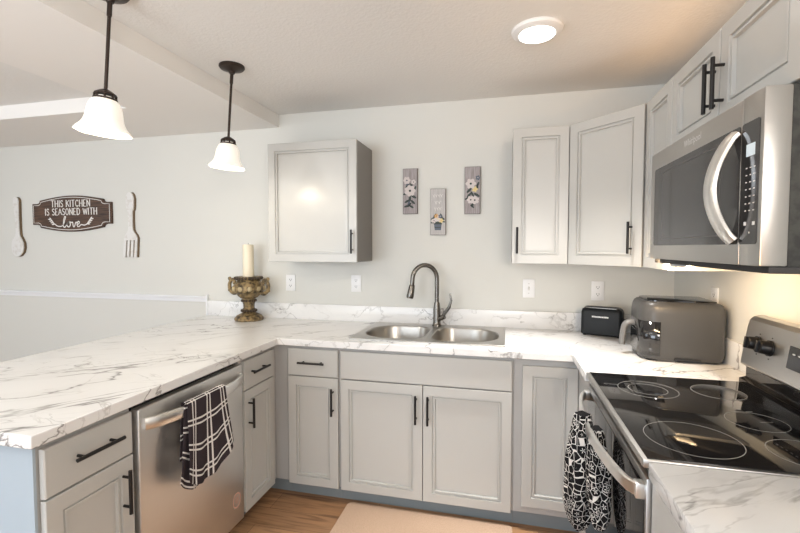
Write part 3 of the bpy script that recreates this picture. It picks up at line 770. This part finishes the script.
# ------------------------------------------------------------------ toaster
t = thing('toaster', 'small black toaster on the counter below the diagonal corner cabinet', 'toaster', (1.788, -0.124, CT), rz=rad(-20), local=True)
b = B()
def tf(hx, hy, z): return [(p[0], p[1], z) for p in rrect(0, 0, hx, hy, .022, 5)]
b.loops([tf(.104, .050, .006), tf(.110, .055, .012), tf(.109, .054, .135), tf(.104, .050, .152), tf(.092, .040, .160)])
obj('body', b, M['toast'], t, 40)
for sx in (-.09, .09):
    for sy in (-.035, .035): obj('foot', B().cyl((sx, sy, 0), (sx, sy, .012), .008), M['dark'], t)
obj('bread_slot', B().box(-.078, .078, .008, .028, .1602, .1612).box(-.078, .078, -.028, -.008, .1602, .1612), M['dark'], t, 0)
obj('top_frame', B().loops([[(p[0], p[1], z) for p in rrect(0, 0, hx, hy, .018, 5)] for hx, hy, z in ((.094, .042, .1595), (.094, .042, .163), (.086, .035, .163), (.086, .035, .1595))], False, False), M['nickel'], t)
obj('lever', B().cyl((.108, 0, .10), (.122, 0, .10), .004).box(.118, .130, -.016, .016, .094, .108, .003), M['black'], t)
b = B(); xx = -.048
for wv in (8, 6, 9, 5, 8, 7, 9, 6, 8, 7): b.box(xx, xx + wv * .001, -.0558, -.0545, .108, .1155 if wv % 2 else .1165); xx += wv * .001 + .0015
obj('logo', b, M['print'], t, 0)

# ------------------------------------------------------------------ candle and its holder
uc = (-0.508, -0.135, CT)
t = thing('candle_holder', 'ornate antique gold urn-shaped candle holder on the peninsula end by the wall', 'candle holder', uc)
obj('base', B().lathe([(.094, 0), (.098, .006), (.098, .016), (.088, .024), (.084, .032), (.060, .042), (.044, .050)], uc, 40), M['urn'], t)
obj('stem', B().lathe([(.040, .048), (.046, .056), (.050, .062), (.044, .070), (.036, .080), (.037, .100), (.042, .118), (.048, .126), (.040, .134), (.040, .140)], uc, 32, wave=lambda a, r, z: .03 * cos(10 * a)), M['urn'], t)
obj('bowl', B().lathe([(.040, .138), (.058, .146), (.074, .160), (.080, .174), (.098, .182), (.104, .196), (.104, .216), (.098, .232), (.082, .246), (.078, .256), (.090, .266), (.092, .276), (.080, .280), (.050, .279)], uc, 48, wave=lambda a, r, z: .025 * cos(14 * a) if .14 < z < .175 else .0), M['urn'], t)
for n_, rr, zz, sr in ((26, .088, .272, .0105), (16, .048, .063, .0095), (14, .046, .127, .0090)):
    b = B()
    for k in range(n_):
        a = 2 * pi * k / n_; b.sphere((uc[0] + rr * cos(a), uc[1] + rr * sin(a), uc[2] + zz), sr, 8, 5)
    obj('beaded_band', b, M['urndark'], t, label='dark beaded band')
for k in range(10):
    a = 2 * pi * (k + .5) / 10; b = B().sphere((uc[0] + .103 * cos(a), uc[1] + .103 * sin(a), uc[2] + .206), .017, 10, 6, (.6 + .4 * abs(sin(a)), .6 + .4 * abs(cos(a)), .95)); obj('medallion', b, M['urnlight'], t, label='pale gold oval bosses round the bowl')
for s_ in (-1, 1):
    pts = [(.084, .182), (.118, .172), (.146, .192), (.152, .226), (.140, .252), (.120, .258), (.110, .244), (.120, .234)]
    P3 = [Vector((uc[0] + s_ * a, uc[1], uc[2] + c)) for a, c in pts]
    b = B().tube(spline(P3, 6), [.013] * 20 + [.012] * 12 + [.010] * 11, 10); b.sphere(tuple(P3[4] + Z * .014 + X * s_ * .010), .013, 8, 6); b.sphere(tuple(P3[2] + X * s_ * .008), .011, 8, 6)
    obj('handle', b, M['urn'], t)
t.scale = (1, 1, 1.09)
uc = (uc[0], uc[1], uc[2] + .026)
b = B().lathe([(.038, .280), (.0385, .284), (.0375, .498), (.034, .503), (.010, .498)], uc, 28)
cn = thing('candle', 'tall cream pillar candle standing in the gold urn', 'candle', (uc[0], uc[1], uc[2] + .28))
obj('wax', b, M['candle'], cn)
obj('wick', B().tube([Vector((uc[0], uc[1], uc[2] + .496)), Vector((uc[0] + .001, uc[1], uc[2] + .506)), Vector((uc[0] + .004, uc[1], uc[2] + .512))], .0014, 6), M['dark'], cn)

# ------------------------------------------------------------------ outlets and switch
def plate(name, label, c, U, Nn, kind, cat):
    c = Vector(c); t = thing(name, label, cat, c)
    obj('cover_plate', B().box(-.036, .036, -.058, .058, 0, .006, .0025, 2, basis=(c, U, Z, Nn)), M['plate'], t)
    if kind == 'outlet':
        for s_ in (-1, 1):
            q = c + Z * s_ * .0215
            rc = obj('receptacle', B().prism(rrect(0, 0, .017, .0145, .010, 4), q, U, Z, Nn, .005, .0075), M['plate'], t)
            b = B()
            for dx in (-.0065, .0065): b.box(dx - .0012, dx + .0012, -.002, .007, .0074, .0079, basis=(q, U, Z, Nn))
            b.disc(q - Z * .007, U, Z, Nn, .0028, .0028, .0074, .0079, 8)
            obj('slot', b, M['dark'], rc, 0)
    else:
        obj('toggle', B().box(-.005, .005, -.012, .012, .005, .009, .001, 1, basis=(c, U, Z, Nn)).box(-.004, .004, .0, .010, .008, .018, .002, 1, basis=(c, U, Z, Nn)), M['ivory'], t)
        b = B()
        for s_ in (-1, 1): b.disc(c + Z * s_ * .030, U, Z, Nn, .003, .003, .0055, .0066, 8)
        obj('screw', b, M['steel'], t, 0)
    return t
plate('outlet', 'white wall outlet directly right of the candle urn', (-0.254, 0, 1.171), X, -Y, 'outlet', 'outlet')
plate('outlet', 'white wall outlet left of the faucet, under the right edge of the lone wall cabinet', (0.240, 0, 1.175), X, -Y, 'outlet', 'outlet')
plate('light_switch', 'white light switch on the wall below the narrow grey cabinet', (1.382, 0, 1.166), X, -Y, 'switch', 'switch')
plate('outlet', 'white wall outlet above the toaster', (1.783, 0, 1.160), X, -Y, 'outlet', 'outlet')
plate('outlet', 'white wall outlet on the right wall, partly hidden behind the air fryer', (R, -0.515, 1.178), -Y, -X, 'outlet', 'outlet')

# ------------------------------------------------------------------ lights
def pendant(label, c, tilt, zsh):
    RT = Matrix.Rotation(rad(tilt), 3, Vector((-.236, .972, 0)))
    def hang(b): bmesh.ops.rotate(b.bm, verts=b.bm.verts, cent=(c[0], c[1], ZC - .03), matrix=RT); return b
    t = thing('pendant_light', label, 'pendant light', (c[0], c[1], ZC))
    k = (c[0], c[1], 0)
    obj('canopy', B().lathe([(.063, ZC), (.064, ZC - .008), (.058, ZC - .016), (.040, ZC - .022), (.018, ZC - .030), (.012, ZC - .042)], k, 32), M['bronze'], t)
    obj('rod', hang(B().cyl((c[0], c[1], ZC - .04), (c[0], c[1], zsh + .148), .0062).cyl((c[0], c[1], ZC - .09), (c[0], c[1], ZC - .04), .0085)), M['bronze'], t)
    b = B().lathe([(.010, zsh + .158), (.022, zsh + .152), (.036, zsh + .142), (.037, zsh + .137), (.028, zsh + .137)], k, 24)
    for q in range(8):
        a = 2 * pi * q / 8; b.cyl((c[0] + .034 * cos(a), c[1] + .034 * sin(a), zsh + .122), (c[0] + .034 * cos(a), c[1] + .034 * sin(a), zsh + .139), .004, seg=6)
    b.lathe([(.037, zsh + .126), (.040, zsh + .124), (.040, zsh + .118), (.036, zsh + .116)], k, 24)
    obj('shade_holder', hang(b), M['bronze'], t)
    prof = [(.030, .130), (.036, .122), (.047, .110), (.055, .092), (.059, .070), (.062, .050), (.066, .036), (.074, .022), (.084, .010), (.089, .002), (.090, -.002),
            (.086, .000), (.078, .012), (.068, .026), (.059, .040), (.055, .070), (.050, .092), (.042, .108), (.030, .118)]
    wv = lambda a, r, z: (.045 * cos(6 * a) * max(0, (.05 - z) / .05) if z < .05 else 0)
    obj('glass_shade', hang(B().lathe([(r, z) for r, z in prof], (c[0], c[1], zsh), 64, False, False, wave=wv)), M['shade'], t, 50, label='lit frosted white bell shade')
    obj('bulb', hang(B().sphere((c[0], c[1], zsh + .045), .026, 12, 8)), M['led'], t)
    q = RT @ Vector((0, 0, zsh - .012 - ZC + .03)) + Vector((c[0], c[1], ZC - .03))
    point('pendant_lamp_light', q, 4.0, (1.0, 0.86, 0.66), .04)
pendant('bronze pendant light with white glass shade, the nearer one at upper left', (-0.182, -1.495), 4.5, 1.848)
pendant('bronze pendant light with white glass shade, hanging closer to the back wall', (-0.150, -0.810), 4, 1.840)
c = (1.360, -0.832, 0)
t = thing('ceiling_light', 'round flush white ceiling light above the sink area', 'ceiling light', (c[0], c[1], ZC))
obj('trim_ring', B().lathe([(.106, ZC), (.108, ZC - .006), (.104, ZC - .014), (.092, ZC - .020), (.080, ZC - .023), (.074, ZC - .022)], c, 48, True, True), M['plate'], t)
obj('diffuser', B().lathe([(.075, ZC - .021), (.074, ZC - .026), (.060, ZC - .030), (.01, ZC - .031)], c, 40), M['led'], t)

# ------------------------------------------------------------------ wall decoration
SC = Vector((-2.199, 0, 1.698))
def sign_outline(k=1.0, m=0):
    hw, h1, nx, h2, h3 = .402 - m, .086 - m, .322 - m, .112 - m, .146 - m
    right = []
    top = [(nx * s_, h2 + (h3 - h2) * cos(pi / 2 * s_)) for s_ in [i / 12 for i in range(0, 13)]]
    notch = [(nx + .004, h2 - .012), (nx + .012, h1 + .006), (nx + .03, h1)] if m == 0 else [(nx + .004, h2 - .012), (nx + .012, h1 + .006), (nx + .03, h1)]
    q1 = top + notch + [(hw, h1)]
    q = q1 + [(a, -c) for a, c in reversed(q1)]
    left = [(-a, -c) for a, c in q1[1:]] + [(-a, c) for a, c in reversed(q1)][:-1]
    pts = q + left
    return [(a, c) for a, c in reversed(pts)]
t = thing('wall_sign', 'dark brown wooden wall sign reading this kitchen is seasoned with love', 'sign', SC)
pb = obj('plaque', B().prism(sign_outline(), SC, X, Z, -Y, 0.0, .020, .004), M['signwood'], t, 20)
b = B()
ol = sign_outline(m=.014); ribbon(b, ol + [ol[0]], SC, X, Z, -Y, .0045, .0207)
obj('border_line', b, M['chalk'], t, 0)
# lettering drawn as thick/thin strokes with serifs
GL = {'T': ([(0, 1), (.8, 1)], [(.4, 0), (.4, 1)]), 'H': ([(.1, 0), (.1, 1)], [(.75, 0), (.75, 1)], [(.1, .5), (.75, .5)]), 'I': ([(.15, 0), (.15, 1)],),
      'S': ([(.58, .82), (.45, .97), (.25, .98), (.1, .85), (.12, .65), (.35, .52), (.55, .38), (.6, .18), (.45, .03), (.22, .02), (.06, .18)],),
      'K': ([(.1, 0), (.1, 1)], [(.72, 1), (.12, .42)], [(.3, .58), (.78, 0)]), 'C': ([(.75, .8), (.6, .95), (.4, .99), (.15, .8), (.07, .5), (.15, .2), (.4, .01), (.6, .05), (.76, .22)],),
      'E': ([(.1, 0), (.1, 1)], [(.1, 1), (.62, 1)], [(.1, .5), (.52, .5)], [(.1, 0), (.66, 0)]), 'N': ([(.1, 0), (.1, 1)], [(.1, 1), (.75, 0)], [(.75, 0), (.75, 1)]),
      'A': ([(.0, 0), (.38, 1)], [(.38, 1), (.8, 0)], [(.14, .35), (.64, .35)]), 'O': ([(.42, 1), (.16, .85), (.07, .5), (.16, .15), (.42, 0), (.68, .15), (.77, .5), (.68, .85), (.42, 1)],),
      'D': ([(.1, 0), (.1, 1)], [(.1, 1), (.4, .98), (.66, .82), (.75, .5), (.66, .18), (.4, .02), (.1, 0)]), 'W': ([(0, 1), (.28, 0)], [(.28, 0), (.52, .9)], [(.52, .9), (.78, 0)], [(.78, 0), (1.05, 1)])}
WD = {'T': .8, 'H': .85, 'I': .3, 'S': .66, 'K': .8, 'C': .82, 'E': .7, 'N': .85, 'A': .8, 'O': .84, 'D': .82, 'W': 1.05, ' ': .45}
def lettering(b, txt, cx, cz, h, gap=.13, k=.80):
    tot = sum(WD[c] + gap for c in txt) - gap; h2 = h * k; x = cx - tot * h2 / 2
    for ch in txt:
        for st in GL.get(ch, ()):
            vert = len(st) == 2 and abs(st[0][0] - st[1][0]) < .05
            thin = len(st) == 2 and abs(st[0][1] - st[1][1]) < .05
            ribbon(b, [(x + p[0] * h2, cz + p[1] * h - h / 2) for p in st], SC, X, Z, -Y, h * (.17 if vert else .09 if thin else .14), .0207)
            if vert:
                for yy in (0, 1): ribbon(b, [(x + (st[0][0] - .13) * h2, cz + yy * h - h / 2), (x + (st[0][0] + .13) * h2, cz + yy * h - h / 2)], SC, X, Z, -Y, h * .06, .0209)
        x += (WD[ch] + gap) * h2
for line, cz_ in (('THIS KITCHEN', .082), ('IS SEASONED WITH', .016)):
    b = B(); lettering(b, line, 0.0, cz_, .052); obj('lettering', b, M['chalk'], t, 0)
b = B()
def script(pts, w=.0085): ribbon(b, spline([(x_, z_ * 0.95 - .028) for x_, z_ in pts], 7), SC, X, Z, -Y, w, .0209)
script([(-.17, -.055), (-.14, -.075), (-.10, -.078), (-.075, -.06), (-.06, -.02), (-.052, .0), (-.062, .004), (-.074, -.03), (-.078, -.075), (-.065, -.086), (-.045, -.07)])
script([(-.045, -.07), (-.030, -.045), (-.012, -.045), (-.006, -.066), (-.020, -.084), (-.038, -.075), (-.036, -.05), (-.015, -.04), (.005, -.048)])
script([(.005, -.048), (.018, -.046), (.024, -.080), (.036, -.080), (.050, -.048), (.062, -.046)])
script([(.062, -.066), (.080, -.058), (.088, -.046), (.078, -.038), (.064, -.052), (.066, -.078), (.082, -.082), (.105, -.066), (.14, -.070), (.185, -.050)])
for s_ in (-1, 1):
    for k in range(4):
        cx_ = s_ * (.165 + k * .012) + (-.01 if s_ < 0 else .005); cz_ = -.080 + k * .014
        b.disc(SC + X * cx_ + Z * cz_ - Y * .0205, X, Z, -Y, .013, .0052, 0, .0006, 10, rot=pi / 2 - s_ * .9)
        b.disc(SC + X * (cx_ + s_ * .012) + Z * (cz_ - .006) - Y * .0205, X, Z, -Y, .012, .0050, 0, .0006, 10, rot=pi / 2 - s_ * 1.5)
obj('script_lettering', b, M['chalk'], t, 0)

def profile_shape(rows):
    return [(cx - w, z) for z, cx, w in rows] + [(cx + w, z) for z, cx, w in reversed(rows)]
# spoon
t = thing('wall_spoon', 'oversized white wooden spoon hung on the wall left of the sign', 'wall decoration', (-2.78, 0, 1.345))
rows = [(0, -.010, .012), (.010, -.008, .040), (.035, -.004, .066), (.075, 0, .078), (.115, 0, .074), (.150, .0, .054), (.175, .003, .030), (.20, .006, .022), (.28, .004, .022), (.36, .000, .027), (.42, -.004, .033), (.47, -.006, .036), (.492, -.008, .028), (.502, -.008, .012)]
rows = [(z, cx, w * .86) for z, cx, w in rows]
ol = profile_shape(rows)
def tw(ol): return list(reversed(ol)) if sum(a[0] * c[1] - c[0] * a[1] for a, c in zip(ol, ol[1:] + ol[:1])) < 0 else ol
o = obj('spoon_body', B().prism(tw(ol), (-2.775, 0, 1.345), X, Z, -Y, .0, .024, .003), [M['distress']], t, 20)
obj('backing_edge', B().prism(tw([(a + .007, c) for a, c in ol]), (-2.775, 0, 1.345), X, Z, -Y, .0, .016), M['brownedge'], t, 20, label='brown wooden edge')
obj('bowl_hollow', B().disc(Vector((-2.777, -.0242, 1.442)), X, Z, -Y, .058, .074, -.001, .0006, 28), M['distress'], t, 20)
# fork
t = thing('wall_fork', 'oversized white wooden fork hung on the wall right of the sign', 'wall decoration', (-1.617, 0, 1.345))
rows = [(.150, 0, .076), (.175, 0, .064), (.195, 0, .042), (.215, 0, .028), (.28, 0, .024), (.36, 0, .027), (.375, 0, .038), (.40, 0, .043), (.46, 0, .045), (.490, 0, .034), (.508, 0, .012)]
ol = [(.078, .0), (.078, .150)] + [(w, z) for z, _, w in rows[1:]] + [(-w, z) for z, _, w in reversed(rows[1:])] + [(-.078, .150), (-.078, 0)]
tines = []
xs_ = [-.078, -.052, -.035, -.009, .009, .035, .052, .078]
for k in range(0, 8, 2):
    if k: tines.append((xs_[k], .135))
    tines += [(xs_[k], .004), (xs_[k + 1], .004)] if k not in (0, 6) else ([(xs_[1], .004)] if k == 0 else [(xs_[6], .004)])
    if k < 6: tines.append((xs_[k + 1], .135))
full = [(a * .80 - .012 * max(0, .13 - c) / .13, c) for a, c in ol + tines]
o = obj('fork_body', B().prism(tw(full), (-1.617, 0, 1.345), X, Z, -Y, .0, .020), M['distress'], t, 20)
obj('backing_edge', B().prism(tw([(a * .97 + .010, c) for a, c in full]), (-1.617, 0, 1.345), X, Z, -Y, .0, .012), M['brownedge'], t, 20, label='brown wooden edge')
# three painted plaques
def flower(b, c, r, mi_p, mi_c, n=6, rot=0):
    b.mi = mi_p
    for k in range(n):
        a = rot + 2 * pi * k / n; b.disc(c + X * r * .55 * cos(a) + Z * r * .55 * sin(a), X, Z, -Y, r * .52, r * .40, 0, .0008 + .0001 * k, 10, rot=a)
    b.mi = mi_c; b.disc(c, X, Z, -Y, r * .22, r * .22, 0, .0018, 10)
def leaf(b, c, r, rot, mi=4):
    b.mi = mi; b.disc(c, X, Z, -Y, r, r * .38, 0, .0006, 8, rot=rot)
FM = [M['petal'], M['petal2'], M['petal3'], M['petalb'], M['leafp']]
def plaque(label, x0, x1, z0, z1, wood):
    t = thing('wall_plaque', label, 'wall art', ((x0 + x1) / 2, 0, z0))
    obj('board', B().box(x0, x1, -.018, 0, z0, z1), M['paledge'], t, 0)
    obj('face', B().box(x0 + .002, x1 - .002, -.0195, -.0181, z0 + .002, z1 - .002), wood, t, 0)
    return t, Vector((x0, -.0196, z0)), x1 - x0, z1 - z0
t, o0, w, h = plaque('grey wooden wall plaque with white roses, left of the three plaques', .574, .671, 1.644, 1.941, M['greywood'])
P = lambda a, c: o0 + X * a * w + Z * c * h
b = B()
for a, c, q, rr in ((.3, .60, .8, .022), (.62, .62, 2.1, .02), (.2, .45, .4, .02), (.75, .38, 2.6, .022), (.5, .34, 1.5, .022), (.3, .28, .5, .02), (.7, .26, 2.4, .02), (.45, .20, .8, .02), (.25, .17, .3, .018), (.6, .16, 2.6, .018), (.85, .56, 1.2, .018)): leaf(b, P(a, c), rr, q)
flower(b, P(.28, .74), .024, 0, 3); flower(b, P(.74, .70), .016, 0, 4, 5); flower(b, P(.50, .51), .036, 0, 4, 7); leaf(b, P(.35, .65), .016, .4, 3); leaf(b, P(.42, .24), .02, 1.2, 3)
obj('painted_flowers', b, FM, t, 0)
t, o0, w, h = plaque('pale wooden wall plaque with a flower basket, lowest of the three plaques', .758, .858, 1.504, 1.804, M['palewood'])
b = B()
leaf(b, P(.2, .36), .018, .4); leaf(b, P(.8, .36), .018, 2.6); leaf(b, P(.3, .42), .016, 1.0); leaf(b, P(.72, .42), .016, 2.1); leaf(b, P(.5, .27), .03, 0); leaf(b, P(.15, .27), .014, 0.2); leaf(b, P(.85, .29), .014, 2.8)
flower(b, P(.25, .31), .016, 0, 4, 5); flower(b, P(.5, .35), .020, 0, 2, 6); flower(b, P(.40, .41), .014, 1, 4, 5); flower(b, P(.72, .31), .015, 2, 1, 5); flower(b, P(.66, .40), .013, 3, 0, 5)
b.mi = 3; b.prism(tw([(-.020, -.02), (.020, -.02), (.025, .02), (-.025, .02)]), P(.5, .17), X, Z, -Y, 0, .0008)
b.mi = 4; b.prism(tw([(-.027, .018), (.027, .018), (.027, .024), (-.027, .024)]), P(.5, .17), X, Z, -Y, 0, .0012); b.prism(tw([(-.022, -.004), (.022, -.004), (.022, .001), (-.022, .001)]), P(.5, .17), X, Z, -Y, 0, .0012)
obj('painted_flowers', b, FM, t, 0)
b = B()
for cz_, sx, n in ((.84, .34, 4), (.70, .22, 2), (.56, .24, 3)):
    pts = []
    for k in range(n * 6 + 1):
        s_ = k / (n * 6); pts.append((w * (.5 - sx) + s_ * w * 2 * sx + .004 * sin(2 * pi * n * s_), h * cz_ + .010 * cos(2 * pi * n * s_ + .6) * (1.4 if s_ < .2 else 1)))
    ribbon(b, pts, o0, X, Z, -Y, .0022, .0006)
obj('script_lettering', b, M['chalk'], t, 0)
t, o0, w, h = plaque('mauve-grey wooden wall plaque with white flowers, right of the three plaques', .979, 1.078, 1.637, 1.936, M['greywood'])
b = B()
for a, c, q, rr in ((.3, .50, .8, .022), (.5, .42, 2.1, .02), (.2, .33, .4, .02), (.78, .40, 2.6, .022), (.8, .56, 1.5, .02), (.55, .20, .5, .02), (.5, .16, 2.4, .016), (.3, .40, .8, .02), (.85, .62, 1.2, .018)): leaf(b, P(a, c), rr, q)
flower(b, P(.40, .64), .032, 0, 4, 6); flower(b, P(.85, .76), .015, 3, 0, 5); flower(b, P(.66, .52), .018, 2, 1, 5); flower(b, P(.40, .30), .024, 0, 4, 6); flower(b, P(.66, .29), .026, 0, 4, 6, .4)
obj('painted_flowers', b, FM, t, 0)

# ------------------------------------------------------------------ kitchen mat
b = B(); b.loops([[(p[0], p[1], z) for p in rrect(0.845, -0.98, .440 - i, .372 - i, .03, 6)] for i, z in ((0, 0.0005), (0, .010), (.006, .014))])
tag(obj('kitchen_mat', b, M['rug'], None, 40), 'beige woven kitchen mat on the floor in front of the sink cabinet', 'mat')
